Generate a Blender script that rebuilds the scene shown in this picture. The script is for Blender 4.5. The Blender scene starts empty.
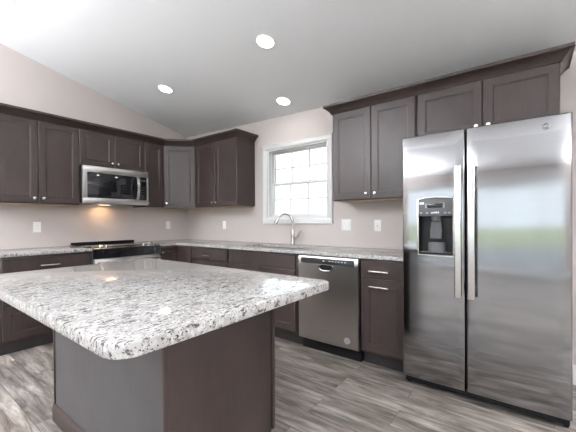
import bpy, bmesh, math, random
from mathutils import Vector, Matrix
random.seed(7)
PI = math.pi
C = bpy.context.scene.collection
scene = bpy.context.scene

# ------------------------------------------------------------------ camera
CAM = dict(loc=(-3.0822, -4.3108, 1.1953), yaw=0.92212, pitch=-0.00518, roll=-0.00533, f=318.896, sx=-0.68, sy=6.25)
cd = bpy.data.cameras.new('camera'); cam = bpy.data.objects.new('camera', cd); C.objects.link(cam)
cd.sensor_width = 36; cd.lens = CAM['f'] / 576 * 36
cd.shift_x = -CAM['sx'] / 576; cd.shift_y = CAM['sy'] / 576
cd.clip_start = 0.02; cd.clip_end = 300
_y, _t, _r = CAM['yaw'], CAM['pitch'], CAM['roll']
fw = Vector((math.sin(_y)*math.cos(_t), math.cos(_y)*math.cos(_t), math.sin(_t)))
rt = Vector((math.cos(_y), -math.sin(_y), 0)); up = rt.cross(fw)
r2 = rt*math.cos(_r) + up*math.sin(_r); u2 = -rt*math.sin(_r) + up*math.cos(_r)
cam.matrix_world = Matrix(((r2.x, u2.x, -fw.x, CAM['loc'][0]), (r2.y, u2.y, -fw.y, CAM['loc'][1]),
                           (r2.z, u2.z, -fw.z, CAM['loc'][2]), (0, 0, 0, 1)))
scene.camera = cam

# ------------------------------------------------------------------ sky, daylight, exposure
SKY = 1.5
w = bpy.data.worlds.new('overcast_sky'); scene.world = w; w.use_nodes = True
bg = w.node_tree.nodes['Background']; bg.inputs[0].default_value = (0.86, 0.93, 1.0, 1); bg.inputs[1].default_value = SKY
vs = scene.view_settings
vs.view_transform = 'Standard'; vs.look = 'None'; vs.gamma = 1; vs.use_curve_mapping = False
vs.exposure = 1.28
scene.cycles.use_denoising = True
scene.cycles.max_bounces = 10; scene.cycles.diffuse_bounces = 6; scene.cycles.glossy_bounces = 4
scene.cycles.transparent_max_bounces = 12
scene.cycles.caustics_reflective = False; scene.cycles.caustics_refractive = False
scene.cycles.sample_clamp_indirect = 6

def portal(name, loc, rot, sx, sy):
    l = bpy.data.lights.new(name, 'AREA'); l.shape = 'RECTANGLE'; l.size = sx; l.size_y = sy
    l.cycles.is_portal = True
    o = bpy.data.objects.new(name, l); C.objects.link(o); o.location = loc; o.rotation_euler = rot
# room measures
RX, RY = -7.0, -8.5
EAVE, SLOPE, FALL = 2.52, 0.225, 0.025      # the vault falls slightly towards the south
def ceil_z(x, y=0):
    u = -x
    return EAVE + SLOPE * (u if u < 3.5 else 7.0 - u) + FALL * y
PD = (-6.3, -0.6, 0.03, 2.10)         # patio door in the west wall: y0,y1,z0,z1
SW = (-5.6, -3.8, 0.95, 2.15)         # added window in the south wall: x0,x1,z0,z1
WN = (-2.538, -1.666, 1.224, 2.084)    # kitchen window: y0,y1,z0,z1
portal('daylight_portal_door', (RX-.16, (PD[0]+PD[1])/2, (PD[2]+PD[3])/2), (0, -PI/2, 0), PD[3]-PD[2], PD[1]-PD[0])
portal('daylight_portal_south', ((SW[0]+SW[1])/2, RY-.16, (SW[2]+SW[3])/2), (PI/2, 0, 0), SW[1]-SW[0], SW[3]-SW[2])
portal('daylight_portal_kitchen', (.16, (WN[0]+WN[1])/2, (WN[2]+WN[3])/2), (0, PI/2, 0), WN[3]-WN[2], WN[1]-WN[0])

# ------------------------------------------------------------------ materials
def new_mat(name):
    m = bpy.data.materials.new(name); m.use_nodes = True
    nt = m.node_tree; return m, nt, nt.nodes, nt.links, nt.nodes['Principled BSDF']
def plain(name, col, rough=.5, metal=0., var=.0, scale=6., bump=0., bscale=60., **kw):
    m, nt, N, L, b = new_mat(name)
    b.inputs['Base Color'].default_value = (*col, 1); b.inputs['Roughness'].default_value = rough; b.inputs['Metallic'].default_value = metal
    for k, v in kw.items(): b.inputs[k].default_value = v
    tc = N.new('ShaderNodeTexCoord')
    n = N.new('ShaderNodeTexNoise'); n.inputs['Scale'].default_value = scale; n.inputs['Detail'].default_value = 3
    L.new(tc.outputs['Object'], n.inputs['Vector'])
    mx = N.new('ShaderNodeMix'); mx.data_type = 'RGBA'
    mx.inputs[6].default_value = (*[c*(1-var) for c in col], 1); mx.inputs[7].default_value = (*[min(1, c*(1+var)) for c in col], 1)
    L.new(n.outputs['Fac'], mx.inputs[0]); L.new(mx.outputs[2], b.inputs['Base Color'])
    if bump:
        n2 = N.new('ShaderNodeTexNoise'); n2.inputs['Scale'].default_value = bscale; L.new(tc.outputs['Object'], n2.inputs['Vector'])
        bp = N.new('ShaderNodeBump'); bp.inputs['Strength'].default_value = bump; bp.inputs['Distance'].default_value = .002
        L.new(n2.outputs['Fac'], bp.inputs['Height']); L.new(bp.outputs[0], b.inputs['Normal'])
    return m
def ramp(N, stops):
    r = N.new('ShaderNodeValToRGB'); e = r.color_ramp.elements
    while len(e) < len(stops): e.new(.5)
    for k, (p, c) in enumerate(stops): e[k].position = p; e[k].color = (*c, 1)
    return r
def wood_mat(name, c0, c1, rough=.38, stretch=(40, 40, 2.2)):
    m, nt, N, L, b = new_mat(name)
    tc = N.new('ShaderNodeTexCoord'); mp = N.new('ShaderNodeMapping'); mp.inputs['Scale'].default_value = stretch
    L.new(tc.outputs['Object'], mp.inputs[0])
    n = N.new('ShaderNodeTexNoise'); n.inputs['Scale'].default_value = 2.2; n.inputs['Detail'].default_value = 5; n.inputs['Roughness'].default_value = .65
    L.new(mp.outputs[0], n.inputs['Vector'])
    n2 = N.new('ShaderNodeTexNoise'); n2.inputs['Scale'].default_value = 5; L.new(tc.outputs['Object'], n2.inputs['Vector'])
    ad = N.new('ShaderNodeMath'); ad.operation = 'MULTIPLY_ADD'; ad.inputs[1].default_value = .45; L.new(n2.outputs['Fac'], ad.inputs[0])
    ml = N.new('ShaderNodeMath'); ml.operation = 'MULTIPLY'; ml.inputs[1].default_value = .55; L.new(n.outputs['Fac'], ml.inputs[0]); L.new(ml.outputs[0], ad.inputs[2])
    r = ramp(N, [(.3, c0), (.7, c1)]); L.new(ad.outputs[0], r.inputs[0]); L.new(r.outputs[0], b.inputs['Base Color'])
    b.inputs['Roughness'].default_value = rough
    b.inputs['Specular IOR Level'].default_value = .35; b.inputs['Coat Weight'].default_value = .20; b.inputs['Coat Roughness'].default_value = .26
    bp = N.new('ShaderNodeBump'); bp.inputs['Strength'].default_value = .12; bp.inputs['Distance'].default_value = .001
    L.new(n.outputs['Fac'], bp.inputs['Height']); L.new(bp.outputs[0], b.inputs['Normal'])
    return m
def steel_mat(name, col, rough, aniso=.0, tangent=None, wave=0., wscale=(1, 1, 1)):
    m, nt, N, L, b = new_mat(name)
    b.inputs['Base Color'].default_value = (*col, 1); b.inputs['Metallic'].default_value = 1; b.inputs['Roughness'].default_value = rough
    tc = N.new('ShaderNodeTexCoord'); mp = N.new('ShaderNodeMapping'); L.new(tc.outputs['Object'], mp.inputs[0])
    if tangent:
        b.inputs['Anisotropic'].default_value = aniso
        cx = N.new('ShaderNodeCombineXYZ')
        for k in range(3): cx.inputs[k].default_value = tangent[k]
        L.new(cx.outputs[0], b.inputs['Tangent'])
        mp.inputs['Scale'].default_value = (3, 3, 320) if tangent[2] < .5 else (320, 320, 3)
    n = N.new('ShaderNodeTexNoise'); n.inputs['Scale'].default_value = 3; n.inputs['Detail'].default_value = 4; L.new(mp.outputs[0], n.inputs['Vector'])
    r = ramp(N, [(.3, tuple(c*.93 for c in col)), (.7, tuple(min(1, c*1.05) for c in col))]); L.new(n.outputs['Fac'], r.inputs[0]); L.new(r.outputs[0], b.inputs['Base Color'])
    if wave:
        mp2 = N.new('ShaderNodeMapping'); mp2.inputs['Scale'].default_value = wscale; L.new(tc.outputs['Object'], mp2.inputs[0])
        n2 = N.new('ShaderNodeTexNoise'); n2.inputs['Scale'].default_value = 1; n2.inputs['Detail'].default_value = 1; L.new(mp2.outputs[0], n2.inputs['Vector'])
        bp = N.new('ShaderNodeBump'); bp.inputs['Strength'].default_value = 1; bp.inputs['Distance'].default_value = wave
        L.new(n2.outputs['Fac'], bp.inputs['Height']); L.new(bp.outputs[0], b.inputs['Normal'])
    return m
def granite_mat():
    m, nt, N, L, b = new_mat('speckled_granite')
    tc = N.new('ShaderNodeTexCoord')
    def noise(scale, det, rough, stretch=(1, 1, 1), off=0.):
        mp = N.new('ShaderNodeMapping'); mp.inputs['Scale'].default_value = stretch; mp.inputs['Location'].default_value = (off, off*.7, off*1.3)
        mp.inputs['Rotation'].default_value = (0, 0, math.radians(-40))
        L.new(tc.outputs['Object'], mp.inputs[0])
        n = N.new('ShaderNodeTexNoise'); n.inputs['Scale'].default_value = scale; n.inputs['Detail'].default_value = det; n.inputs['Roughness'].default_value = rough
        L.new(mp.outputs[0], n.inputs['Vector']); return n.outputs['Fac']
    def layer(base, fac_out, stops, col):
        r = ramp(N, [(stops[0], (0, 0, 0)), (stops[1], (1, 1, 1))]); L.new(fac_out, r.inputs[0])
        mx = N.new('ShaderNodeMix'); mx.data_type = 'RGBA'; mx.inputs[7].default_value = (*col, 1)
        L.new(r.outputs[0], mx.inputs[0])
        if isinstance(base, tuple): mx.inputs[6].default_value = (*base, 1)
        else: L.new(base, mx.inputs[6])
        return mx.outputs[2]
    c = layer((.42, .408, .394), noise(17, 4, .6), (.44, .64), (.34, .322, .31))
    c = layer(c, noise(46, 4, .65, (1, 1.5, 1), 3), (.55, .61), (.36, .335, .33))
    c = layer(c, noise(60, 3, .6, (1, 1, 1), 9), (.55, .62), (.53, .52, .51))
    c = layer(c, noise(38, 5, .7, (.7, 2.2, 1), 17), (.565, .60), (.10, .086, .09))
    c = layer(c, noise(115, 2, .5, (1, 1.6, 1), 31), (.61, .64), (.04, .036, .04))
    L.new(c, b.inputs['Base Color'])
    b.inputs['Roughness'].default_value = .09
    b.inputs['Specular IOR Level'].default_value = .4
    return m
def floor_mat():
    m, nt, N, L, b = new_mat('weathered_plank_floor')
    tc = N.new('ShaderNodeTexCoord'); mp = N.new('ShaderNodeMapping'); mp.inputs['Rotation'].default_value = (0, 0, PI/2)
    L.new(tc.outputs['Object'], mp.inputs[0])
    br = N.new('ShaderNodeTexBrick'); br.offset = .37; br.inputs['Scale'].default_value = 1
    br.inputs['Brick Width'].default_value = 1.22; br.inputs['Row Height'].default_value = .178
    br.inputs['Mortar Size'].default_value = .0014; br.inputs['Bias'].default_value = 0
    br.inputs['Color1'].default_value = (0, 0, 0, 1); br.inputs['Color2'].default_value = (1, 1, 1, 1); br.inputs['Mortar'].default_value = (.2, .2, .2, 1)
    L.new(mp.outputs[0], br.inputs['Vector'])
    # per plank offset of the grain
    vadd = N.new('ShaderNodeVectorMath'); vadd.operation = 'MULTIPLY_ADD'
    vadd.inputs[1].default_value = (13, 7, 0); L.new(br.outputs['Color'], vadd.inputs[0]); L.new(mp.outputs[0], vadd.inputs[2])
    m2 = N.new('ShaderNodeMapping'); m2.inputs['Scale'].default_value = (1.6, 13, 1); L.new(vadd.outputs[0], m2.inputs[0])
    g = N.new('ShaderNodeTexNoise'); g.inputs['Scale'].default_value = 1.5; g.inputs['Detail'].default_value = 7; g.inputs['Roughness'].default_value = .68; g.inputs['Distortion'].default_value = .7
    L.new(m2.outputs[0], g.inputs['Vector'])
    m3 = N.new('ShaderNodeMapping'); m3.inputs['Scale'].default_value = (1.1, 4, 1); L.new(vadd.outputs[0], m3.inputs[0])
    k = N.new('ShaderNodeTexNoise'); k.inputs['Scale'].default_value = 2.0; k.inputs['Detail'].default_value = 4; L.new(m3.outputs[0], k.inputs['Vector'])
    r1 = ramp(N, [(.29, (.060, .046, .038)), (.42, (.175, .148, .129)), (.54, (.32, .29, .266)), (.70, (.54, .507, .478))]); L.new(g.outputs['Fac'], r1.inputs[0])
    r2_ = ramp(N, [(.35, (.62, .60, .585)), (.65, (1.12, 1.12, 1.13))]); L.new(k.outputs['Fac'], r2_.inputs[0])
    mu = N.new('ShaderNodeMix'); mu.data_type = 'RGBA'; mu.blend_type = 'MULTIPLY'; mu.inputs[0].default_value = 1
    L.new(r1.outputs[0], mu.inputs[6]); L.new(r2_.outputs[0], mu.inputs[7])
    r3 = ramp(N, [(0, (.74, .74, .75)), (.5, (.95, .94, .92)), (1, (1.2, 1.19, 1.17))]); L.new(br.outputs['Color'], r3.inputs[0])
    mu2 = N.new('ShaderNodeMix'); mu2.data_type = 'RGBA'; mu2.blend_type = 'MULTIPLY'; mu2.inputs[0].default_value = 1
    L.new(mu.outputs[2], mu2.inputs[6]); L.new(r3.outputs[0], mu2.inputs[7])
    mo = N.new('ShaderNodeMix'); mo.data_type = 'RGBA'; mo.inputs[7].default_value = (.06, .05, .045, 1)
    L.new(br.outputs['Fac'], mo.inputs[0]); L.new(mu2.outputs[2], mo.inputs[6])
    L.new(mo.outputs[2], b.inputs['Base Color'])
    b.inputs['Roughness'].default_value = .42; b.inputs['Specular IOR Level'].default_value = .4
    bp = N.new('ShaderNodeBump'); bp.inputs['Strength'].default_value = .15; bp.inputs['Distance'].default_value = .002
    L.new(g.outputs['Fac'], bp.inputs['Height']); L.new(bp.outputs[0], b.inputs['Normal'])
    return m
def glass_mat():
    m = bpy.data.materials.new('window_glass'); m.use_nodes = True; nt = m.node_tree; N, L = nt.nodes, nt.links
    N.clear(); o = N.new('ShaderNodeOutputMaterial'); t = N.new('ShaderNodeBsdfTransparent'); t.inputs[0].default_value = (.94, .96, .96, 1)
    g = N.new('ShaderNodeBsdfGlossy'); g.inputs['Roughness'].default_value = .02
    f = N.new('ShaderNodeFresnel'); f.inputs[0].default_value = 1.45; mx = N.new('ShaderNodeMixShader')
    L.new(f.outputs[0], mx.inputs[0]); L.new(t.outputs[0], mx.inputs[1]); L.new(g.outputs[0], mx.inputs[2]); L.new(mx.outputs[0], o.inputs[0])
    return m
def emit_mat(name, col, s):
    m, nt, N, L, b = new_mat(name); b.inputs['Base Color'].default_value = (*col, 1)
    b.inputs['Emission Color'].default_value = (*col, 1); b.inputs['Emission Strength'].default_value = s; return m

M_WALL = plain('greige_wall_paint', (.555, .505, .485), .75, var=.02, bump=.08, bscale=220)
M_CEIL = plain('white_ceiling_paint', (.88, .905, .925), .85, var=.01, bump=.1, bscale=160)
M_TRIM = plain('white_trim_paint', (.76, .76, .765), .35, var=.01)
M_FLOOR = floor_mat()
M_GRASS = plain('lawn', (.50, .54, .33), .9, var=.3, scale=3)
M_PATIO = plain('pale_concrete', (.40, .40, .40), .9, var=.06, scale=2)
M_CAB = wood_mat('espresso_stained_wood', (.0285, .0188, .0175), (.0505, .0352, .0328))
M_CABIN = plain('cabinet_shadow_gap', (.020, .016, .016), .6, var=.1)
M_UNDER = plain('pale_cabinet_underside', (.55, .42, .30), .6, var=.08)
M_GRAN = granite_mat()
M_STEEL_E = steel_mat('brushed_stainless_fridge', (.318, .315, .322), .13, .9, (0, 1, 0), wave=.010, wscale=(.6, 2.0, 1.6))
M_STEEL_DW = steel_mat('brushed_stainless_dishwasher', (.55, .53, .51), .30, .8, (0, 1, 0), wave=.004, wscale=(1, 5, .8))
M_STEEL = steel_mat('brushed_stainless', (.60, .59, .585), .28)
M_STEEL_H = steel_mat('satin_stainless_handle', (.66, .65, .64), .22)
M_NICKEL = steel_mat('brushed_nickel', (.78, .75, .71), .22)
M_CHROME = steel_mat('polished_nickel', (.72, .70, .67), .10)
M_GREY = plain('grey_appliance_case', (.10, .10, .105), .45, var=.05)
M_BLACK = plain('black_plastic', (.010, .010, .011), .4, var=.1, **{'Specular IOR Level': .22})
M_BGLASS = plain('black_glass', (.008, .008, .010), .05, var=.1)
M_DGREY = plain('dark_grey_control_plastic', (.05, .052, .056), .3, var=.05)
M_STRIP = plain('charcoal_control_strip', (.022, .023, .026), .35, var=.05)
M_FAUCET = steel_mat('dark_brushed_nickel', (.46, .43, .41), .2)
M_MGREY = plain('mid_grey_mark', (.30, .30, .31), .4, var=.05)
M_WHITE = plain('white_plastic', (.90, .90, .89), .35, var=.01)
M_LBL = plain('light_label', (.75, .76, .78), .4, var=.02)
M_GLASS = glass_mat()
M_LED = emit_mat('led_diffuser', (1, .98, .96), 7)

# ------------------------------------------------------------------ mesh helpers
class MB:
    def __init__(s): s.bm = bmesh.new()
    def box(s, x0, x1, y0, y1, z0, z1, bev=0, seg=2):
        r = bmesh.ops.create_cube(s.bm, size=1); v = r['verts']
        for q in v:
            q.co = Vector((x0 if q.co.x < 0 else x1, y0 if q.co.y < 0 else y1, z0 if q.co.z < 0 else z1))
        if bev:
            e = list({e for q in v for e in q.link_edges})
            bmesh.ops.bevel(s.bm, geom=e, offset=bev, segments=seg, affect='EDGES', profile=.5)
        return s
    def grid(s, rings, close=True, cap0=True, cap1=True):
        R = [[s.bm.verts.new(p) for p in ring] for ring in rings]; n = len(R[0])
        for a, b in zip(R, R[1:]):
            for k in range(n if close else n-1):
                k2 = (k+1) % n
                try: s.bm.faces.new((a[k], a[k2], b[k2], b[k]))
                except ValueError: pass
        if cap0: s.bm.faces.new(R[0][::-1])
        if cap1: s.bm.faces.new(R[-1])
        return s
    def tube(s, pts, r, n=12, cap=True):
        pts = [Vector(p) for p in pts]; rr = r if isinstance(r, (list, tuple)) else [r]*len(pts)
        T = [(pts[min(i+1, len(pts)-1)] - pts[max(i-1, 0)]).normalized() for i in range(len(pts))]
        a = T[0].orthogonal().normalized(); rings = []
        for i, p in enumerate(pts):
            a = (a - T[i]*a.dot(T[i])).normalized(); b = T[i].cross(a)
            rings.append([p + (a*math.cos(2*PI*k/n) + b*math.sin(2*PI*k/n))*rr[i] for k in range(n)])
        return s.grid(rings, True, cap, cap)
    def strip(s, pts, wdir, wd, th):            # flat bar swept along pts: width wd along wdir
        pts = [Vector(p) for p in pts]; W = Vector(wdir).normalized()
        T = [(pts[min(i+1, len(pts)-1)] - pts[max(i-1, 0)]).normalized() for i in range(len(pts))]
        rings = []
        for p, t in zip(pts, T):
            nn = t.cross(W).normalized(); ring = []
            for (a, b) in ((-.5, -.5), (-.42, -.5), (.42, -.5), (.5, -.3), (.5, .3), (.42, .5), (-.42, .5), (-.5, .3)):
                ring.append(p + W*wd*a + nn*th*b)
            rings.append(ring)
        return s.grid(rings)
    def lathe(s, prof, org, axis=(0, 0, 1), n=24, cap=True):
        A = Vector(axis).normalized(); a = A.orthogonal().normalized(); b = A.cross(a); o = Vector(org)
        rings = [[o + A*z + (a*math.cos(2*PI*k/n) + b*math.sin(2*PI*k/n))*max(r, 1e-5) for k in range(n)] for r, z in prof]
        return s.grid(rings, True, cap, cap)
    def prism(s, poly, z0, z1):
        return s.grid([[(x, y, z0) for x, y in poly], [(x, y, z1) for x, y in poly]])
    def slab(s, poly, z0, z1, e=.004):          # a worktop with eased edges
        n = len(poly)
        def inset(d):
            out = []
            for i in range(n):
                p0, p, p1 = Vector(poly[i-1]), Vector(poly[i]), Vector(poly[(i+1) % n])
                n0 = (p-p0).normalized(); n1 = (p1-p).normalized()
                a = Vector((-n0.y, n0.x)); b = Vector((-n1.y, n1.x)); mid = (a+b); mid = mid/max(1e-6, (1+a.dot(b)))
                out.append(p + mid*d)
            return out
        rings = []
        for d, z in ((e, z0), (e*.3, z0+e*.3), (0, z0+e), (0, z1-e), (e*.3, z1-e*.3), (e, z1)):
            rings.append([(q.x, q.y, z) for q in inset(d)])
        return s.grid(rings)
    def panel(s, x0, x1, z0, z1, yb, yf, rail=.058, flat=False):   # door or drawer front facing -y
        if flat: loops = [(0, yb), (0, yf+.003), (.003, yf), (.007, yf)]
        else: loops = [(0, yb), (0, yf+.003), (.003, yf), (rail, yf), (rail+.002, yf+.003), (rail+.007, yf+.0035), (rail+.0095, yf+.0075)]
        rings = [[(x0+i, y, z0+i), (x1-i, y, z0+i), (x1-i, y, z1-i), (x0+i, y, z1-i)] for i, y in loops]
        return s.grid(rings)
    def build(s, name, mat, parent=None, smooth=True, angle=35):
        bmesh.ops.recalc_face_normals(s.bm, faces=s.bm.faces)
        me = bpy.data.meshes.new(name); s.bm.to_mesh(me); s.bm.free()
        if smooth:
            me.polygons.foreach_set('use_smooth', [True]*len(me.polygons)); me.set_sharp_from_angle(angle=math.radians(angle))
        me.materials.append(mat)
        o = bpy.data.objects.new(name, me); C.objects.link(o)
        if parent: o.parent = parent
        return o
def tag(o, label=None, cat=None, group=None, kind=None):
    if label: o['label'] = label
    if cat: o['category'] = cat
    if group: o['group'] = group
    if kind: o['kind'] = kind
    return o
def thing(name, label, cat, loc=(0, 0, 0), rz=0, group=None):
    o = bpy.data.objects.new(name, None); o.empty_display_size = .1; C.objects.link(o)
    o.location = loc; o.rotation_euler = (0, 0, rz); return tag(o, label, cat, group)
def struct(name, bm, mat, parent=None, smooth=False):
    o = bm.build(name, mat, parent, smooth)
    if parent is None: o['kind'] = 'structure'
    return o
def copy_tree(o, parent=None):
    c = o.copy(); C.objects.link(c)
    if parent: c.parent = parent
    for ch in list(o.children): copy_tree(ch, c)
    return c
EASTROT = -PI/2       # local -y faces world -x, local +x runs to world -y

# ------------------------------------------------------------------ the room
T = .15
struct('floor', MB().box(RX-T, T, RY-T, T, -.1, 0), M_FLOOR)
mb = MB()
def ceil_ring(y): return [(T, y, ceil_z(T, y)), (-3.5, y, ceil_z(-3.5, y)), (RX-T, y, ceil_z(RX-T, y)), (RX-T, y, EAVE+.3), (-3.5, y, ceil_z(-3.5)+.3), (T, y, EAVE+.3)]
mb.grid([ceil_ring(RY-T), ceil_ring(T)]); struct('ceiling', mb, M_CEIL)
def gable(y0, y1):
    return MB().grid([[(T, y, 0), (T, y, EAVE+.01), (-3.5, y, ceil_z(-3.5)+.02), (RX-T, y, EAVE+.01), (RX-T, y, 0)] for y in (y0, y1)])
struct('wall_north', gable(0, T), M_WALL)
def holed_wall(a0, a1, h, hole, mk):
    m = MB(); h0, h1, z0, z1 = hole
    mk(m, a0, h0, 0, h); mk(m, h1, a1, 0, h)
    if z0 > 0: mk(m, h0, h1, 0, z0)
    mk(m, h0, h1, z1, h); return m
struct('wall_east', holed_wall(RY, 0, EAVE, WN, lambda m, a, b, c, d: m.box(0, T, a, b, c, d)), M_WALL)
struct('wall_west', holed_wall(RY, 0, EAVE, (PD[0], PD[1], 0, PD[3]), lambda m, a, b, c, d: m.box(RX-T, RX, a, b, c, d)), M_WALL)
mb = holed_wall(RX-T, T, EAVE, SW, lambda m, a, b, c, d: m.box(a, b, RY-T, RY, c, d))
mb.grid([[(T, y, EAVE), (-3.5, y, ceil_z(-3.5)+.02), (RX-T, y, EAVE)] for y in (RY-T, RY)]); struct('wall_south', mb, M_WALL)
def basebrd(name, x0, x1, y0, y1): struct(name, MB().box(x0, x1, y0, y1, 0, .14, .004), M_TRIM)
basebrd('baseboard_east', -.014, 0, RY, -4.53)
basebrd('baseboard_north', RX, -2.72, -.014, 0)
basebrd('baseboard_south', RX, 0, RY, RY+.014)
basebrd('baseboard_west', RX, RX+.014, RY, PD[0]-.09)
struct('patio', MB().box(-16, RX-T, -12, 3, -.14, -.04), M_PATIO)  # unseen pale paving, added to bounce sky light up to the ceiling
struct('path', MB().box(-8, T, RY-5, RY-T, -.14, -.04), M_PATIO)
struct('ground', MB().box(-90, 60, -90, 60, -.35, -.15), M_GRASS)

# kitchen window: double hung, picture-frame casing, 3 x 2 grilles per sash
y0, y1, z0, z1 = WN
win = bpy.data.objects.new('window_1', None); C.objects.link(win); win['kind'] = 'structure'; win.location = (0, (y0+y1)/2, z0)
win['label'] = 'white double hung window with grid panes above the sink'
hw, hh, cw = (y1-y0)/2, z1-z0, .066
def rect_frame(m, xa, xb, a0, a1, b0, b1, t, bev=.003):
    m.box(xa, xb, a0, a1, b1-t, b1, bev); m.box(xa, xb, a0, a1, b0, b0+t, bev)
    m.box(xa, xb, a0, a0+t, b0+t, b1-t, bev); m.box(xa, xb, a1-t, a1, b0+t, b1-t, bev)
m = MB(); rect_frame(m, -.018, 0, -hw-cw, hw+cw, -cw, hh+cw, cw, .004)
rect_frame(m, -.024, -.018, -hw-cw, hw+cw, -cw, hh+cw, .014, .003); m.build('casing', M_TRIM, win)
m = MB(); rect_frame(m, 0, T, -hw, hw, 0, hh, .016, 0); rect_frame(m, .05, .062, -hw+.016, hw-.016, .016, hh-.016, .012, 0); m.build('jamb', M_TRIM, win)
def sash(name, xa, za, zb, bot):
    s = MB(); a0, a1 = -hw+.017, hw-.017; t = .031
    s.box(xa, xa+.03, a0, a0+t, za, zb, .003); s.box(xa, xa+.03, a1-t, a1, za, zb, .003)
    s.box(xa, xa+.03, a0+t, a1-t, za, za+bot, .003); s.box(xa, xa+.03, a0+t, a1-t, zb-t, zb, .003)
    so = s.build(name, M_TRIM, win)
    g0, g1, h0, h1 = a0+t, a1-t, za+bot, zb-t
    gr = MB(); xm = xa+.015
    for k in (1, 2): y = g0+(g1-g0)*k/3; gr.box(xm-.004, xm+.004, y-.011, y+.011, h0, h1)
    zc = (h0+h1)/2; gr.box(xm-.0036, xm+.0036, g0, g1, zc-.011, zc+.011); gr.build('grille', M_TRIM, so)
    MB().box(xm-.0015, xm+.0015, g0-.005, g1+.005, h0-.005, h1+.005).build('glass_pane', M_GLASS, so)
sash('upper_sash', .092, hh/2-.016, hh-.017, .031)
sash('lower_sash', .060, .017, hh/2+.016, .036)

# patio door behind the camera and an unseen south window added for its light
def glazed(name, kind_label, horiz, a0, a1, z0, z1, n, wallc):
    root = bpy.data.objects.new(name, None); C.objects.link(root); root['kind'] = 'structure'; root['label'] = kind_label
    def B(m, a, b, c, d, p0, p1, bev=0):
        m.box(p0, p1, a, b, c, d, bev) if horiz == 'y' else m.box(a, b, p0, p1, c, d, bev)
    f = MB(); p0, p1 = wallc-.13, wallc+.012
    B(f, a0-.08, a1+.08, z1, z1+.08, p0+.13, p1); B(f, a0-.08, a0, z0-.03, z1, p0+.13, p1); B(f, a1, a1+.08, z0-.03, z1, p0+.13, p1)
    B(f, a0, a1, z1-.02, z1, p0, p1-.012); B(f, a0, a1, z0-.03, z0+.01, p0, p1-.012)
    f.build('casing', M_TRIM, root)
    wd = (a1-a0)/n
    for k in range(n):
        s = MB(); a, b = a0+wd*k, a0+wd*(k+1); q0, q1 = wallc-.1, wallc-.06; t = .06
        B(s, a, a+t, z0+.01, z1-.02, q0, q1); B(s, b-t, b, z0+.01, z1-.02, q0, q1); B(s, a+t, b-t, z0+.01, z0+.09, q0, q1); B(s, a+t, b-t, z1-.09, z1-.02, q0, q1)
        so = s.build('sash', M_TRIM, root)
        g = MB(); B(g, a+t-.004, b-t+.004, z0+.085, z1-.085, (q0+q1)/2-.002, (q0+q1)/2+.002); g.build('glass_pane', M_GLASS, so)
glazed('door_1', 'white sliding patio door behind the camera', 'y', PD[0], PD[1], PD[2], PD[3], 4, RX)
glazed('added_window', 'white two part window added behind the camera for light', 'x', SW[0], SW[1], SW[2], SW[3], 2, RY)

# ------------------------------------------------------------------ hardware
def knob(x, z, yf, parent):
    MB().lathe([(.006, 0), (.005, .004), (.0045, .012), (.009, .016), (.0145, .020), (.0155, .024), (.013, .028), (.007, .030), (.0005, .0305)],
               (x, yf+.0005, z), (0, -1, 0), 20).build('knob', M_NICKEL, parent)
def pull(x, z, yf, parent, L=.16):
    m = MB(); h = L/2
    m.box(x-h, x+h, yf-.034, yf-.026, z-.006, z+.006, .0025)
    for s in (-1, 1): m.box(x+s*(h-.02)-.005, x+s*(h-.02)+.005, yf-.027, yf+.001, z-.005, z+.005, .001)
    m.build('pull_handle', M_NICKEL, parent)
ZU0, ZU1, DU = 1.38, 2.243, .305
def upper(label, wd, loc, rz, doors, z0=ZU0, left_end=False):
    """doors: list of (x0, x1, knob_x or None)"""
    t = thing('wall_cabinet', label, 'cabinet', (loc[0], loc[1], z0), rz)
    H = ZU1-z0
    MB().box(0, wd, -DU, 0, .004, H, .001).build('cabinet_box', M_CAB, t)
    MB().box(.018, wd-.018, -DU+.02, -.005, 0, .004).build('underside', M_UNDER, t)
    for a, b, k in doors:
        d = MB().panel(a, b, .012, H-.016, -DU, -DU-.02).build('cabinet_door', M_CAB, t)
        if k is not None: knob(k, .058, -DU-.02, d)
    return t
def base(label, wd, loc, rz, fronts, box_x=None, toe=(0, None)):
    t = thing('base_cabinet', label, 'cabinet', (loc[0], loc[1], 0), rz)
    MB().box(0, wd, -.61, -.004, .115, .884, .001).build('cabinet_box', M_CAB, t)
    MB().box(0, wd, -.545, -.02, 0, .115).build('toe_kick', M_CABIN, t)
    for f in fronts:
        kind, a, b, c, d = f[:5]
        nm = 'cabinet_door' if kind == 'door' else ('drawer' if kind in ('drawer', 'deep') else 'false_front')
        o = MB().panel(a, b, c, d, -.61, -.63, flat=(kind in ('drawer', 'false'))).build(nm, M_CAB, t)
        for h in f[5:]:
            if h[0] == 'pull': pull(h[1], h[2], -.63, o)
            else: knob(h[1], h[2], -.63, o)
    return t

# ------------------------------------------------------------------ wall cabinets
UA, UM, UL = .885, 1.646, 2.395        # distances from the corner along the range wall
t = upper('tall two-door dark wall cabinet left of the microwave', UL-UM, (-UL, 0), 0,
          [(.004, .373, .338), (.379, UL-UM-.004, .414)])
MZ1 = 1.826
t = upper('short two-door dark wall cabinet directly above the microwave', UM-UA, (-UM, 0), 0,
          [(.004, .3775, .348), (.3835, UM-UA-.004, .413)], z0=MZ1)
t = upper('narrow single-door dark wall cabinet right of the microwave', UA-.612, (-UA, 0), 0,
          [(.004, UA-.612-.012, .036)])
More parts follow.
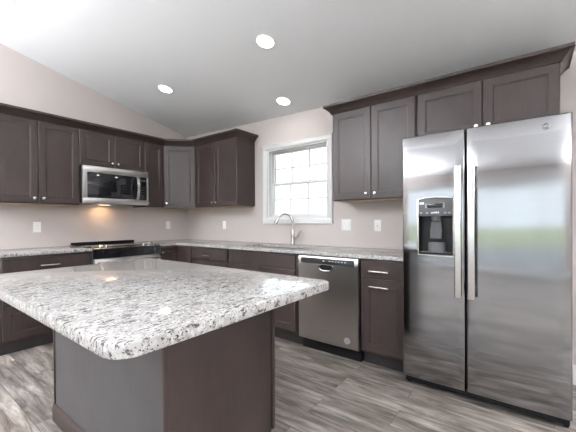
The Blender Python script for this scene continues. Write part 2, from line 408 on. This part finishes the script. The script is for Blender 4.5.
# diagonal corner cabinet
t = thing('corner_wall_cabinet', 'diagonal single-door dark wall cabinet in the room corner', 'cabinet', (0, 0, ZU0))
H = ZU1-ZU0
MB().prism([(-.001, -.001), (-.611, -.001), (-.611, -.305), (-.305, -.611), (-.001, -.611)], .004, H).build('cabinet_box', M_CAB, t)
MB().prism([(-.02, -.02), (-.59, -.02), (-.59, -.29), (-.29, -.59), (-.02, -.59)], 0, .004).build('underside', M_UNDER, t)
dl = math.hypot(.306, .306)
d = MB().panel(.012, dl-.012, .012, H-.016, 0, -.02).build('cabinet_door', M_CAB, t)
d.location = (-.611, -.305, 0); d.rotation_euler = (0, 0, -PI/4); knob(.048, .058, -.02, d)
VL1 = 1.444
t = upper('two-door dark wall cabinet between the corner and the window', VL1-.612, (0, -.612), EASTROT,
          [(.012, .414, .381), (.420, VL1-.612-.004, .452)])
VR0, VR2, VR4 = 2.778, 3.564, 4.476
t = upper('tall two-door dark wall cabinet right of the window', VR2-VR0, (0, -VR0), EASTROT,
          [(.004, .391, .352), (.397, VR2-VR0-.008, .436)])
t = upper('short two-door dark wall cabinet above the refrigerator', VR4-VR2-.002, (0, -VR2-.002), EASTROT,
          [(.012, .468, .432), (.474, VR4-VR2-.006, .510)], z0=1.832)

CP = [(0, 2.226), (.006, 2.226), (.010, 2.232), (.013, 2.240), (.024, 2.252), (.040, 2.270), (.055, 2.281), (.060, 2.284), (.067, 2.286), (.067, 2.308), (0, 2.308)]
def crown(name, label, path):
    P = [Vector(p) for p in path]; rings = []
    for i, p in enumerate(P):
        ns = []
        if i > 0: d = (P[i]-P[i-1]).normalized(); ns.append(Vector((d.y, -d.x)))
        if i < len(P)-1: d = (P[i+1]-P[i]).normalized(); ns.append(Vector((d.y, -d.x)))
        n = ns[0] if len(ns) == 1 else (ns[0]+ns[1])/(1+ns[0].dot(ns[1]))
        rings.append([(p.x+n.x*o, p.y+n.y*o, z) for o, z in CP])
    m = MB(); m.grid(rings); o = m.build(name, M_CAB, None, True, 25); return tag(o, label, 'moulding')
FU = .3262
crown('crown_moulding', 'dark crown moulding running round the corner cabinets from range to window', [(-UL, 0), (-UL, -FU), (-.6185, -FU), (-FU, -.6185), (-FU, -VL1-.001), (-.001, -VL1-.001)])
crown('crown_moulding', 'dark crown moulding above the cabinets over the refrigerator', [(-.001, -VR0+.001), (-FU, -VR0+.001), (-FU, -VR4-.001), (-.001, -VR4-.001)])

# ------------------------------------------------------------------ base cabinets
base('three-drawer dark base cabinet left of the range', UL-UM-.008, (-UL, 0), 0,
     [('drawer', .03, .732, .735, .865, ('pull', .375, .785)), ('deep', .03, .732, .448, .722, ('pull', .375, .62)), ('deep', .03, .732, .14, .434, ('pull', .375, .33))])
t = thing('corner_base_cabinet', 'dark corner base cabinet with two folding doors right of the range', 'cabinet', (0, 0, 0))
poly = [(-.004, -.004), (-UA+.006, -.004), (-UA+.006, -.61), (-.61, -.61), (-.61, -.925), (-.004, -.925)]
MB().prism(poly, .115, .884).build('cabinet_box', M_CAB, t)
MB().prism([(-.02, -.02), (-UA+.006, -.02), (-UA+.006, -.545), (-.545, -.545), (-.545, -.925), (-.02, -.925)], 0, .115).build('toe_kick', M_CABIN, t)
d = MB().panel(-UA+.014, -.634, .14, .865, -.61, -.63, rail=.05).build('cabinet_door', M_CAB, t); knob(-UA+.045, .80, -.63, d)
d = MB().panel(.634, .918, .14, .865, -.61, -.63, rail=.05).build('cabinet_door', M_CAB, t); d.rotation_euler = (0, 0, EASTROT)
base('dark drawer base cabinet between the corner and the sink', .685, (0, -.928), EASTROT,
     [('drawer', .012, .668, .735, .865, ('pull', .31, .785)), ('door', .012, .337, .14, .722, ('knob', .30, .66)), ('door', .343, .668, .14, .722, ('knob', .38, .66))])
base('dark sink base cabinet with one wide false front under the window', .963, (0, -1.616), EASTROT,
     [('false', .012, .925, .735, .865), ('door', .012, .466, .14, .722, ('knob', .43, .66)), ('door', .472, .925, .14, .722, ('knob', .51, .66))])
VD0, VD1 = 2.585, 3.190
base('narrow dark base cabinet between dishwasher and refrigerator', .372, (0, -VD1-.008), EASTROT,
     [('drawer', .020, .362, .735, .865, ('pull', .165, .785)), ('door', .020, .362, .14, .722, ('pull', .165, .662))])

# ------------------------------------------------------------------ worktops, sink, faucet
ctop = MB().slab([(-UL-.012, -.002), (-UL-.012, -.65), (-UM-.004, -.65), (-UM-.004, -.002)], .8845, .9145)
tag(ctop.build('granite_countertop', M_GRAN, None, True, 30), 'speckled granite countertop on the drawers left of the range', 'countertop')
# L-shaped top with the sink cut-out
SKX0, SKX1, SKY0, SKY1 = -.545, -.155, -2.52, -1.72
def lshape():
    m = MB(); bm = m.bm
    outer = [(-.002, -.002), (-UA+.004, -.002), (-UA+.004, -.65), (-.65, -.65), (-.65, -VD1-.386), (-.002, -VD1-.386)]
    outer = [Vector(p) for p in outer]
    hole = []
    for cx, cy, a0 in ((SKX1-.04, SKY1-.04, 0), (SKX0+.04, SKY1-.04, 90), (SKX0+.04, SKY0+.04, 180), (SKX1-.04, SKY0+.04, 270)):
        for k in range(5):
            a = math.radians(a0+k*22.5); hole.append(Vector((cx+.04*math.cos(a), cy+.04*math.sin(a))))
    def inset(poly, d):
        out = []; n = len(poly)
        for i in range(n):
            p0, p, p1 = poly[i-1], poly[i], poly[(i+1) % n]; n0 = (p-p0).normalized(); n1 = (p1-p).normalized()
            a = Vector((-n0.y, n0.x)); b = Vector((-n1.y, n1.x)); out.append(p+(a+b)/(1+a.dot(b))*d)
        return out
    for poly, s in ((outer, 1), (hole, -1)):
        rings = [[bm.verts.new((q.x, q.y, z)) for q in inset(poly, s*d)] for d, z in ((0, .8845), (0, .9105), (.0012, .9133), (.004, .9145))]
        for a, b in zip(rings, rings[1:]):
            for k in range(len(a)): bm.faces.new((a[k], a[(k+1) % len(a)], b[(k+1) % len(a)], b[k]))
        if s == 1: O0, O1 = rings[0], rings[-1]
        else: H0, H1 = rings[0], rings[-1]
    for o, h in ((O0, H0), (O1, H1)):
        es = []
        for r in (o, h):
            for k in range(len(r)):
                e = bm.edges.get((r[k], r[(k+1) % len(r)])); es.append(e)
        bmesh.ops.triangle_fill(bm, edges=es, use_beauty=True)
    return m
tag(lshape().build('granite_countertop', M_GRAN, None, True, 30), 'L-shaped speckled granite countertop around the corner under the window', 'countertop')
# double bowl undermount sink
t = thing('kitchen_sink', 'stainless double bowl sink set into the granite under the window', 'sink', ((SKX0+SKX1)/2, (SKY0+SKY1)/2, .70))
hx, hy = (SKX1-SKX0)/2, (SKY1-SKY0)/2
def rrect(x0, x1, y0, y1, r, z):
    out = []
    for cx, cy, a0 in ((x1-r, y1-r, 0), (x0+r, y1-r, 90), (x0+r, y0+r, 180), (x1-r, y0+r, 270)):
        for k in range(5):
            a = math.radians(a0+k*22.5); out.append((cx+r*math.cos(a), cy+r*math.sin(a), z))
    return out
zt = .183
for ya, yb in ((-hy, -.012), (.012, hy)):
    m = MB(); q = .018
    m.grid([rrect(-hx-q, hx+q, ya-(q if ya < 0 and yb < 0 else .008), yb+(q if ya > 0 else .008), .05, zt),
            rrect(-hx, hx, ya, yb, .045, zt), rrect(-hx+.01, hx-.01, ya+.01, yb-.01, .05, .02), rrect(-hx+.03, hx-.03, ya+.03, yb-.03, .05, 0)], True, False, True)
    bo = m.build('sink_bowl', M_STEEL, t)
    MB().lathe([(.045, .0005), (.043, .004), (.03, .003), (.001, .002)], (.0, (ya+yb)/2, 0), (0, 0, 1)).build('drain', M_CHROME, bo)
# gooseneck pull-down faucet
FX, FY = -.095, -2.125
t = thing('kitchen_faucet', 'brushed nickel gooseneck faucet standing behind the sink', 'faucet', (FX, FY, .9145))
m = MB(); m.lathe([(.029, 0), (.029, .006), (.024, .012), (.0215, .02), (.0215, .10), (.0205, .15), (.015, .165), (.014, .17)], (0, 0, 0), (0, 0, 1), 24); m.build('base_body', M_FAUCET, t)
R = .092; dirx, diry = -.42, .905; pts = [(0, 0, .14), (0, 0, .20), (0, 0, .262)]
for k in range(1, 13):
    a = PI - math.radians(158)*k/12; c = R+R*math.cos(a); pts.append((dirx*c, diry*c, .262+R*math.sin(a)*1.08))
m = MB(); m.tube(pts, .0135, 14); m.build('spout', M_FAUCET, t)
e = Vector(pts[-1]); e0 = Vector(pts[-2]); dd = (e-e0).normalized()
MB().lathe([(.0135, -.01), (.015, 0), (.0175, .015), (.0200, .055), (.0190, .062), (.012, .064)], e, dd, 20).build('spray_head', M_FAUCET, t)
m = MB(); m.tube([(0, -.018, .07), (0, -.035, .075), (0, -.05, .085)], [.012, .011, .009], 14)
m.tube([(0, -.045, .08), (0, -.075, .115), (.004, -.098, .155), (.008, -.106, .175)], [.0105, .0095, .0085, .0075], 12); m.build('lever_handle', M_FAUCET, t)

# ------------------------------------------------------------------ slide-in range
RW = UM-UA-.006
t = thing('kitchen_range', 'stainless and black slide-in electric range between the base cabinets', 'range', (-UM+.003, 0, 0))
MB().box(0, RW, -.64, -.02, .05, .905).build('range_body', M_GREY, t)
MB().box(.03, RW-.03, -.60, -.05, 0, .05).build('plinth', M_BLACK, t)
m = MB(); m.box(-.001, RW+.001, -.655, -.004, .905, .923, .003); ck = m.build('cooktop', M_BGLASS, t)
for bx, by, br in ((.2, -.2, .09), (.56, -.2, .075), (.2, -.46, .075), (.56, -.46, .1)):
    n = 40; MB().grid([[(bx+(br+o)*math.cos(2*PI*k/n), by+(br+o)*math.sin(2*PI*k/n), .9235) for k in range(n)] for o in (-.0015, .0015)], True, False, False).build('burner_ring', M_MGREY, ck)
MB().box(.01, RW-.01, -.055, -.004, .923, .948, .004).build('rear_vent_trim', M_BLACK, t)
# control panel: black sloping face under a stainless top lip carrying knobs
m = MB(); m.grid([[(x, -.64, .80), (x, -.690, .80), (x, -.675, .905), (x, -.64, .905)] for x in (0, RW)]); m.build('control_panel', M_BGLASS, t)
m = MB(); m.grid([[(x, -.645, .905), (x, -.677, .903), (x, -.677, .908), (x, -.620, .926), (x, -.612, .926), (x, -.612, .923), (x, -.645, .921)] for x in (-.001, RW+.001)]); lip = m.build('control_lip', M_STEEL, t)
for kx in (.07, .135, RW-.2, RW-.135, RW-.07):
    ax = Vector((0, -.30, .95))
    MB().lathe([(.021, 0), (.021, .004), (.017, .006), (.016, .022), (.0145, .025), (.0005, .0255)], (kx, -.655, .914), ax, 20).build('control_knob', M_STEEL_H, t)
m = MB(); m.box(.004, RW-.004, -.68, -.64, .20, .795, .004); dr = m.build('oven_door', M_STEEL, t)
MB().box(.10, RW-.10, -.682, -.676, .30, .66, .004).build('oven_glass', M_BGLASS, dr)
m = MB(); m.tube([(.02, -.728, .755), (RW-.02, -.728, .755)], .0135, 16)
for x in (.05, RW-.05): m.box(x-.014, x+.014, -.728, -.678, .744, .766, .003)
m.build('oven_handle', M_STEEL_H, dr)
m = MB(); m.box(.004, RW-.004, -.675, -.64, .055, .19, .004); m.build('storage_drawer', M_STEEL, t)

# ------------------------------------------------------------------ over-the-range microwave
t = thing('microwave_oven', 'stainless over-the-range microwave with black window hung under the short cabinet', 'microwave', (-UM+.0015, 0, 1.402))
MW, MH = UM-UA-.003, .422
MB().box(0, MW, -.375, -.003, .008, MH, .002).build('microwave_case', M_BLACK, t)
m = MB()
fy0, fy1 = -.405, -.375
m.box(0, MW, fy0, fy1, MH-.075, MH, .004); m.box(0, MW, fy0, fy1, 0, .062, .004)
m.box(0, .045, fy0, fy1, .062, MH-.075, .001); m.box(MW-.022, MW, fy0, fy1, .062, MH-.075, .001)
dr = m.build('front_frame', M_STEEL, t)
MB().box(.045, MW-.175, fy0+.003, fy1, .062, MH-.075, .001).build('door_window', M_BGLASS, t)
cp = MB().box(MW-.17, MW-.022, fy0+.002, fy1, .062, MH-.075, .001).build('control_panel', M_BGLASS, t)
MB().box(MW-.09, MW-.04, fy0+.0005, fy0+.003, MH-.125, MH-.10).build('display', M_DGREY, cp)
for r in range(5):
    for c in range(3): MB().box(MW-.092+c*.02, MW-.08+c*.02, fy0+.001, fy0+.003, .085+r*.032, .097+r*.032).build('key', M_DGREY, cp)
m = MB(); n = 14; hz0, hz1 = .066, MH-.075
pts = [(MW-.150, fy0-.010-.034*math.sin(PI*k/n)**.7, hz0+(hz1-hz0)*k/n) for k in range(n+1)]
m.strip(pts, (1, 0, 0), .034, .012); m.build('door_handle', M_STEEL_H, t)
m = MB(); m.box(.02, MW-.02, -.36, -.06, -.002, .008); m.build('underside_grille', M_GREY, t)
lm = MB().box(.28, .40, -.16, -.09, -.004, -.002).build('cooktop_lamp_lens', emit_mat('warm_lamp_lens', (1, .72, .42), 1.6), t)
ll = bpy.data.lights.new('cooktop_lamp', 'AREA'); ll.shape = 'RECTANGLE'; ll.size = .12; ll.size_y = .07; ll.energy = .38; ll.color = (1, .62, .32)
lo = bpy.data.objects.new('cooktop_lamp', ll); C.objects.link(lo); lo.location = (.34, -.125, -.006); lo.parent = t

# ------------------------------------------------------------------ dishwasher
DWW = VD1-VD0-.004
t = thing('dishwasher', 'stainless dishwasher with black control strip left of the narrow base cabinet', 'dishwasher', (0, -VD0-.002, 0), EASTROT)
MB().box(.004, DWW-.004, -.60, -.03, .10, .876).build('tub', M_BLACK, t)
MB().box(.004, DWW-.004, -.575, -.03, 0, .105).build('kick_plate', M_BLACK, t)
# door panel with a pocket cut for the grip
m = MB(); n = 10; rings = []
def bul(x): return -.640-.006*math.sin(PI*max(0, min(1, x/DWW)))
xs = [0, .003]+[.003+(DWW-.006)*k/n for k in range(1, n)]+[DWW-.003, DWW]
prof = []
for z, off in ((.112, .004), (.118, 0), (.80, 0), (.868, .0), (.874, .004)):
    prof.append((z, off))
rings = []
for z, off in prof:
    rings.append([(x, bul(x)+off+(.004 if x in (0, DWW) else 0), z) for x in xs] + [(DWW, -.60, z), (0, -.60, z)])
m.grid(rings); dr = m.build('dishwasher_door', M_STEEL_DW, t, True, 40)
m = MB(); m.box(.035, DWW-.035, -.6485, -.64, .808, .858, .002); cs = m.build('control_strip', M_STRIP, t)
for k in range(6): MB().box(.33+k*.03, .345+k*.03, -.6492, -.648, .834, .840).build('button_mark', M_LBL, cs)
MB().box(.27, .285, -.6492, -.648, .832, .842).build('button_mark', M_LBL, cs)
# grip: dark pocket and bright rim, rounded below
def grip(rx, rz, drop, y):
    pts = []
    for k in range(13):
        a = PI+PI*k/12; pts.append((DWW/2+rx*math.copysign(abs(math.cos(a))**.55, math.cos(a)), y, .797+rz*(-abs(math.sin(a))**.7)))
    return pts
m = MB(); pp = grip(.064, .040, 0, -.6475); m.grid([pp+[(DWW/2+.03, -.6475, .803), (DWW/2-.03, -.6475, .803)], [(p[0], -.630, p[2]) for p in pp]+[(DWW/2+.03, -.63, .803), (DWW/2-.03, -.63, .803)]]); m.build('grip_pocket', M_BLACK, dr)
m = MB(); m.tube([(p[0], -.650, p[2]) for p in grip(.069, .046, 0, 0)], .0075, 8); m.build('grip_rim', M_STEEL_H, dr)
# small wordmark with swirl, round energy badge
m = MB()
for k, wdt in enumerate((.010, .006, .004, .006, .004, .006, .006, .004)): m.box(.235+k*.009, .235+k*.009+wdt*.6, -.6475, -.645, .214, .221)
n = 24; m.tube([(.268+.032*math.cos(2*PI*k/n), -.647, .218+.009*math.sin(2*PI*k/n)) for k in range(19)], .0012, 6)
m.build('brand_mark', M_MGREY, dr)
m = MB(); n = 28
for rr, ww in ((.022, .004), (.009, .003)):
    m.grid([[(DWW-.10+(rr+o)*math.cos(2*PI*k/n), -.6468, .178+(rr+o)*math.sin(2*PI*k/n)) for k in range(n)] for o in (-ww, ww)], True, False, False)
m.build('round_badge', M_LBL, dr)

# ------------------------------------------------------------------ side-by-side refrigerator
VF0, VFG, FW_ = 3.580, 3.983, .922
t = thing('refrigerator', 'stainless side-by-side refrigerator with water dispenser', 'refrigerator', (0, -VF0, 0), EASTROT)
FZ1 = 1.784; FYD = -.7415
MB().box(.006, FW_-.006, -.665, -.03, .03, 1.755, .004).build('fridge_case', M_GREY, t)
g = MB(); g.box(.008, FW_-.008, -.70, -.62, .028, .068, .003)
for k in range(22): x = .04+k*.038; g.box(x, x+.02, -.702, -.69, .040, .046)
g.build('toe_grille', M_BLACK, t)
for x in (.022, FW_-.022):
    MB().lathe([(.016, 0), (.018, .002), (.018, .022), (.016, .024)], (x-.012, -.66, .019), (1, 0, 0), 16).build('roller_foot', M_BLACK, t)
for x in (.06, FW_-.06): MB().box(x-.05, x+.05, -.69, -.59, 1.755, FZ1+.014, .006).build('hinge_cover', M_BLACK, t)
def door_shell(x0, x1, hole=None):
    """door skin with gently bowed front; optional rectangular recess"""
    m = MB(); bm = m.bm; z0, z1 = .075, FZ1; e = .010
    xs = sorted(set([x0+e, x1-e] + [x0+e+(x1-x0-2*e)*k/8 for k in range(1, 8)] + (list(hole[:2]) if hole else [])))
    zs = sorted(set([z0+.006, z1-.006] + [z0+.006+(z1-z0-.012)*k/6 for k in range(1, 6)] + (list(hole[2:]) if hole else [])))
    def yf(x): u = (x-x0)/(x1-x0); return FYD-.000*0 - .004*(1-(2*u-1)**2)+.004
    V = {}
    for x in xs:
        for z in zs: V[x, z] = bm.verts.new((x, yf(x), z))
    for xa, xb in zip(xs, xs[1:]):
        for za, zb in zip(zs, zs[1:]):
            if hole and xa >= hole[0]-1e-6 and xb <= hole[1]+1e-6 and za >= hole[2]-1e-6 and zb <= hole[3]+1e-6: continue
            bm.faces.new((V[xa, za], V[xb, za], V[xb, zb], V[xa, zb]))
    # rim: rounded edge back to the gasket
    per = [(x, zs[0]) for x in xs] + [(xs[-1], z) for z in zs[1:]] + [(x, zs[-1]) for x in xs[::-1][1:]] + [(xs[0], z) for z in zs[::-1][1:-1]]
    prev = [V[p] for p in per]
    for k, (o, yy) in enumerate(((.55, .0015), (.85, .005), (1, .010), (1, .068))):
        ring = []
        for (x, z) in per:
            ox = (-1 if x == xs[0] else 1 if x == xs[-1] else 0); oz = (-1 if z == zs[0] else 1 if z == zs[-1] else 0)
            yb = FYD+.068 if k == 3 else yf(x)+yy
            ring.append(bm.verts.new((x+ox*e*o, yb, z+oz*.006*o)))
        for i in range(len(per)):
            j = (i+1) % len(per); bm.faces.new((prev[i], prev[j], ring[j], ring[i]))
        prev = ring
    bm.faces.new(prev)
    return m
LX1, RX0 = VFG-VF0-.004, VFG-VF0+.004
DX0, DX1, DZ0, DZ1 = .112, .329, .955, 1.335
fd = door_shell(0, LX1, (DX0, DX1, DZ0, DZ1)).build('freezer_door', M_STEEL_E, t, True, 40)
rd = door_shell(RX0, FW_).build('fridge_door', M_STEEL_E, t, True, 40)
def fhandle(x, parent, z0=.69, z1=1.545):
    m = MB(); yf_ = FYD-.048
    m.box(x-.020, x+.020, yf_-.010, yf_+.006, z0, z1, .005, 3)
    for z in (z0+.06, z1-.06): m.box(x-.012, x+.012, yf_+.004, FYD+.006, z-.025, z+.025, .004)
    m.build('door_handle', M_STEEL_H, parent)
fhandle(LX1-.034, fd); fhandle(RX0+.034, rd)
# dispenser
dp = thing('ice_and_water_dispenser', None, None); dp.parent = fd
# bezel
m = MB()
def bez(o, y): return [(DX0-o, y, DZ0-o), (DX1+o, y, DZ0-o), (DX1+o, y, DZ1+o*.6), (DX0+(DX1-DX0)*.75, y, DZ1+o+.006), (DX0+(DX1-DX0)*.5, y, DZ1+o+.009), (DX0+(DX1-DX0)*.25, y, DZ1+o+.006), (DX0-o, y, DZ1+o*.6)]
m.grid([bez(.010, FYD+.004), bez(.009, FYD-.006), bez(.004, FYD-.0075), bez(-.002, FYD-.004), bez(-.002, FYD+.01)], True, False, False); bz = m.build('bezel', M_STEEL_H, dp)
ZC = 1.222
m = MB(); m.grid([[(DX0-.001, FYD+.06, z0_), (DX1+.001, FYD+.06, z0_), (DX1+.001, yy, z0_), (DX0-.001, yy, z0_)] for z0_, yy in ((ZC, FYD-.002), (DZ1, FYD-.004), (DZ1+.012, FYD-.001))]); cpn = m.build('control_panel', M_DGREY, dp)
m = MB(); m.box(DX0+.06, DX0+.155, FYD-.005, FYD-.002, 1.278, 1.306, .001); m.build('display', M_BGLASS, cpn)
for xa, xb, za, zb in ((.008, .038, 1.302, 1.318), (.084, .094, 1.238, 1.2485), (.097, .107, 1.240, 1.2495), (.110, .122, 1.240, 1.2505), (.125, .134, 1.240, 1.2495)):
    MB().box(DX0+xa, DX0+xb, FYD-.005, FYD-.002, za, zb).build('printed_label', M_LBL, cpn)
for x in (.012, .050, .165, .190): MB().box(DX0+x, DX0+x+.014, FYD-.0045, FYD-.002, 1.238, 1.248).build('touch_button', M_MGREY, cpn)
for x in (.046, .160): MB().box(DX0+x, DX0+x+.008, FYD-.0048, FYD-.002, 1.276, 1.310).build('touch_button', M_MGREY, cpn)
m = MB(); yb = FYD+.058
m.grid([[(DX0, FYD+.003, DZ0), (DX1, FYD+.003, DZ0), (DX1, FYD+.003, ZC), (DX0, FYD+.003, ZC)], [(DX0+.012, yb, DZ0+.02), (DX1-.012, yb, DZ0+.02), (DX1-.012, yb, ZC), (DX0+.012, yb, ZC)]], True, False, True); m.build('dispenser_recess', M_BLACK, dp)
cxm = (DX0+DX1)/2
m = MB(); m.lathe([(.034, 0), (.030, -.02), (.024, -.034), (.012, -.036)], (cxm, FYD+.032, ZC), (0, 0, 1), 20); m.build('nozzle', M_GREY, dp)
m = MB(); m.grid([[(cxm-w_, FYD+.022+dy, z), (cxm+w_, FYD+.022+dy, z), (cxm+w_, FYD+.032+dy, z), (cxm-w_, FYD+.032+dy, z)] for z, w_, dy in ((ZC-.035, .030, .01), (ZC-.10, .038, .004), (ZC-.155, .036, -.006))]); m.build('paddle', M_STRIP, dp)
m = MB(); m.grid([[(cxm+.058*math.cos(a), FYD+.056-.040*math.sin(a), z) for a in [PI*k/12 for k in range(13)]] for z in (DZ0+.02, DZ0+.085)], True, True, True); m.build('lower_backsplash', M_GREY, dp)
m = MB(); m.box(DX0+.004, DX1-.004, FYD-.008, FYD+.056, DZ0+.004, DZ0+.018, .003); tr = m.build('drip_tray', M_BLACK, dp)
for k in range(9): x = DX0+.02+k*.021; MB().box(x, x+.010, FYD-.006, FYD+.05, DZ0+.018, DZ0+.0195).build('tray_slot', M_MGREY, tr)
# round monogram emblem
ex, ez = 4.389-VF0, 1.727
m = MB(); n = 28; yy = FYD-.0045
m.grid([[(ex+r_*math.cos(2*PI*k/n), y_, ez+r_*math.sin(2*PI*k/n)) for k in range(n)] for r_, y_ in ((.0175, yy+.008), (.0175, yy-.001), (.0155, yy-.002), (.0145, yy-.001), (.0145, yy+.008))], True, False, False)
def curl(pts): m.tube([(ex+a*.0011, yy+.0005, ez+b*.0011) for a, b in pts], .0010, 6)
curl([(-2, 6), (-6, 7), (-9, 3), (-8, -3), (-4, -6), (-1, -3), (-1, 1), (-5, 1)])
curl([(8, 5), (5, 7), (2, 5), (3, 2), (6, 1), (2, 0), (1, -4), (5, -7), (9, -4)])
m.build('emblem', M_MGREY, rd)

# ------------------------------------------------------------------ island
IX0, IX1, IY0, IY1, IZ = -2.750, -1.752, -3.572, -1.9906, .911
BX0, BX1, BY0, BY1 = -2.402, -1.752, -3.208, -2.022
t = thing('island_cabinet', 'dark panelled island base under the large granite island top', 'cabinet', ((BX0+BX1)/2, (BY0+BY1)/2, 0))
bx, by = (BX1-BX0)/2, (BY1-BY0)/2
MB().box(-bx+.006, bx-.012, -by+.012, by-.006, .10, IZ-.0395).build('cabinet_box', M_CABIN, t)
MB().box(-bx+.006, bx-.075, -by+.012, by-.006, 0, .10).build('plinth', M_CABIN, t)
M_PAN = wood_mat('daylit_island_panel', (.047, .044, .047), (.075, .071, .075), .5, (60, 60, 1.6))  # bluish daylight on the west face is painted into this paler wood
m = MB(); m.box(-bx, -bx+.006, -by+.022, by-.019, .0, IZ-.040); m.build('back_panel', M_PAN, t)
m = MB(); m.box(-bx-.006, -bx+.012, by-.014, by, 0, IZ-.040, .002); m.build('corner_trim', M_CAB, t)
m = MB(); m.box(-bx-.006, -bx+.018, -by-.006, -by+.018, 0, IZ-.040, .002); m.build('corner_trim', M_CAB, t)
m = MB(); m.grid([[(-bx-o, y, z) for o, z in ((0, 0), (.013, 0), (.013, .082), (.009, .094), (.004, .100), (0, .100))] for y in (-by+.0, by+.002)]); m.build('base_moulding', M_CAB, t)
m = MB(); m.box(-bx+.018, bx-.028, -by, -by+.012, .0, IZ-.040, .001); m.build('end_panel', M_CAB, t)
m = MB(); m.box(bx-.021, bx, -by-.006, -by+.02, .075, IZ-.040, .002); m.build('corner_trim', M_CAB, t)
for k in range(2):
    ya = -by+.03+k*(2*by-.05)/2; yb_ = ya+(2*by-.05)/2-.006
    d = MB().panel(ya, yb_, .14, .865, .012, 0, rail=.058).build('cabinet_door', M_CAB, t)
    d.rotation_euler = (0, 0, PI/2); d.location = (bx-.004, 0, 0)
    knob(yb_-.035 if k == 0 else ya+.035, .8, 0, d)
def rpoly(x0, x1, y0, y1, rs):
    out = []
    for (cx, cy, sx, sy, a0), r in zip(((x1, y1, -1, -1, 0), (x0, y1, 1, -1, 90), (x0, y0, 1, 1, 180), (x1, y0, -1, 1, 270)), rs):
        for k in range(9):
            a = math.radians(a0+k*11.25); out.append((cx+sx*r+r*math.cos(a), cy+sy*r+r*math.sin(a)))
    return out
m = MB().slab(rpoly(IX0, IX1, IY0, IY1, (.04, .04, .068, .055)), IZ-.039, IZ, .006)
tag(m.build('granite_island_top', M_GRAN, None, True, 30), 'large speckled granite slab with rounded corners on the island', 'countertop')

# ------------------------------------------------------------------ switch and outlet plates
def plate(label, cat, kinds, loc, rz):
    n = len(kinds); wd = .070+.046*(n-1)
    t = thing('switch_plate' if cat == 'light switch' else 'outlet_plate', label, cat, loc, rz)
    MB().box(-wd/2, wd/2, -.006, 0, -.0575, .0575, .003).build('cover_plate', M_WHITE, t)
    for k, kd in enumerate(kinds):
        x = (k-(n-1)/2)*.046
        if kd == 'switch':
            MB().box(x-.0165, x+.0165, -.009, -.005, -.033, .033, .002).build('rocker', M_WHITE, t)
        else:
            o = MB().box(x-.0165, x+.0165, -.0085, -.005, -.033, .033, .002).build('receptacle', M_WHITE, t)
            for zz in (-.018, .018):
                for q in (-.006, .006): MB().box(x+q-.001, x+q+.001, -.0090, -.008, zz-.004, zz+.004).build('slot', M_MGREY, o)
            if kd == 'gfci': MB().box(x-.008, x+.008, -.0092, -.008, -.0035, .0035).build('reset_button', M_MGREY, o)
plate('white outlet plate on the wall left of the range', 'outlet', ['outlet'], (-1.951, 0, 1.138), 0)
plate('white outlet plate on the range wall beside the room corner', 'outlet', ['outlet'], (-.355, 0, 1.138), 0)
plate('white outlet plate on the wall between corner and window', 'outlet', ['outlet'], (0, -.85, 1.138), EASTROT)
plate('wide white double switch plate beside the window', 'light switch', ['switch', 'switch'], (0, -2.764, 1.145), EASTROT)
plate('white outlet plate on the wall nearest the refrigerator', 'outlet', ['gfci'], (0, -3.106, 1.142), EASTROT)

# ------------------------------------------------------------------ recessed ceiling lights
SL = math.atan(SLOPE)
def downlight(label, x, y, power=.7):
    t = thing('recessed_ceiling_light', label, 'ceiling light', (x, y, ceil_z(x, y)), 0, 'recessed ceiling lights'); t.rotation_euler = (FALL, SL, 0)
    MB().lathe([(.082, 0), (.081, -.004), (.077, -.006), (.071, -.005), (.068, .0)], (0, 0, 0), (0, 0, 1), 36, False).build('trim_ring', M_WHITE, t)
    MB().lathe([(.0695, -.0035), (.0005, -.004)], (0, 0, 0), (0, 0, 1), 36, False).build('diffuser', M_LED, t)
    l = bpy.data.lights.new('downlight_lamp', 'AREA'); l.shape = 'DISK'; l.size = .12; l.energy = power; l.color = (1, .97, .93)
    o = bpy.data.objects.new('downlight_lamp', l); C.objects.link(o); o.location = (0, 0, -.007); o.parent = t
downlight('round recessed ceiling light nearest the camera, above the island', -1.057, -2.555)
downlight('round recessed ceiling light nearest the range wall', -0.993, -0.974)
downlight('round recessed ceiling light nearest the window', -0.267, -2.13, .35)
downlight('round recessed ceiling light cut by the upper left edge of the photo', -2.402, -0.889)

# ------------------------------------------------------------------ unseen uplights added behind the camera to brighten the ceiling
UPLIGHT = 210
def fill_torchiere(label, x, y, k=1.0):
    t = thing('added_fill_uplight', label, 'added fill lamp', (x, y, 0))
    MB().lathe([(.001, 0), (.14, 0), (.14, .015), (.12, .025), (.02, .035), (.001, .035)], (0, 0, 0), (0, 0, 1), 32, False).build('base', M_STEEL_H, t)
    MB().tube([(0, 0, .03), (0, 0, 1.72)], .012, 12).build('pole', M_STEEL_H, t)
    MB().lathe([(.02, 1.70), (.10, 1.73), (.17, 1.79), (.19, 1.84), (.184, 1.84), (.165, 1.795), (.095, 1.738), (.015, 1.71)], (0, 0, 0), (0, 0, 1), 32, False).build('bowl_shade', M_WHITE, t)
    l = bpy.data.lights.new('uplight_fill', 'AREA'); l.shape = 'DISK'; l.size = .3; l.energy = UPLIGHT*k; l.color = (.96, .975, 1)
    o = bpy.data.objects.new('uplight_fill', l); C.objects.link(o); o.location = (0, 0, 1.80); o.rotation_euler = (PI, 0, 0); o.parent = t
fill_torchiere('added fill uplight by the unseen living room north wall', -5.2, -1.3, 0.85)
fill_torchiere('added fill uplight in the unseen far corner of the living room', -5.4, -7.2, 1.0)
fill_torchiere('added fill uplight behind the camera', -2.5, -6.7, 0.45)
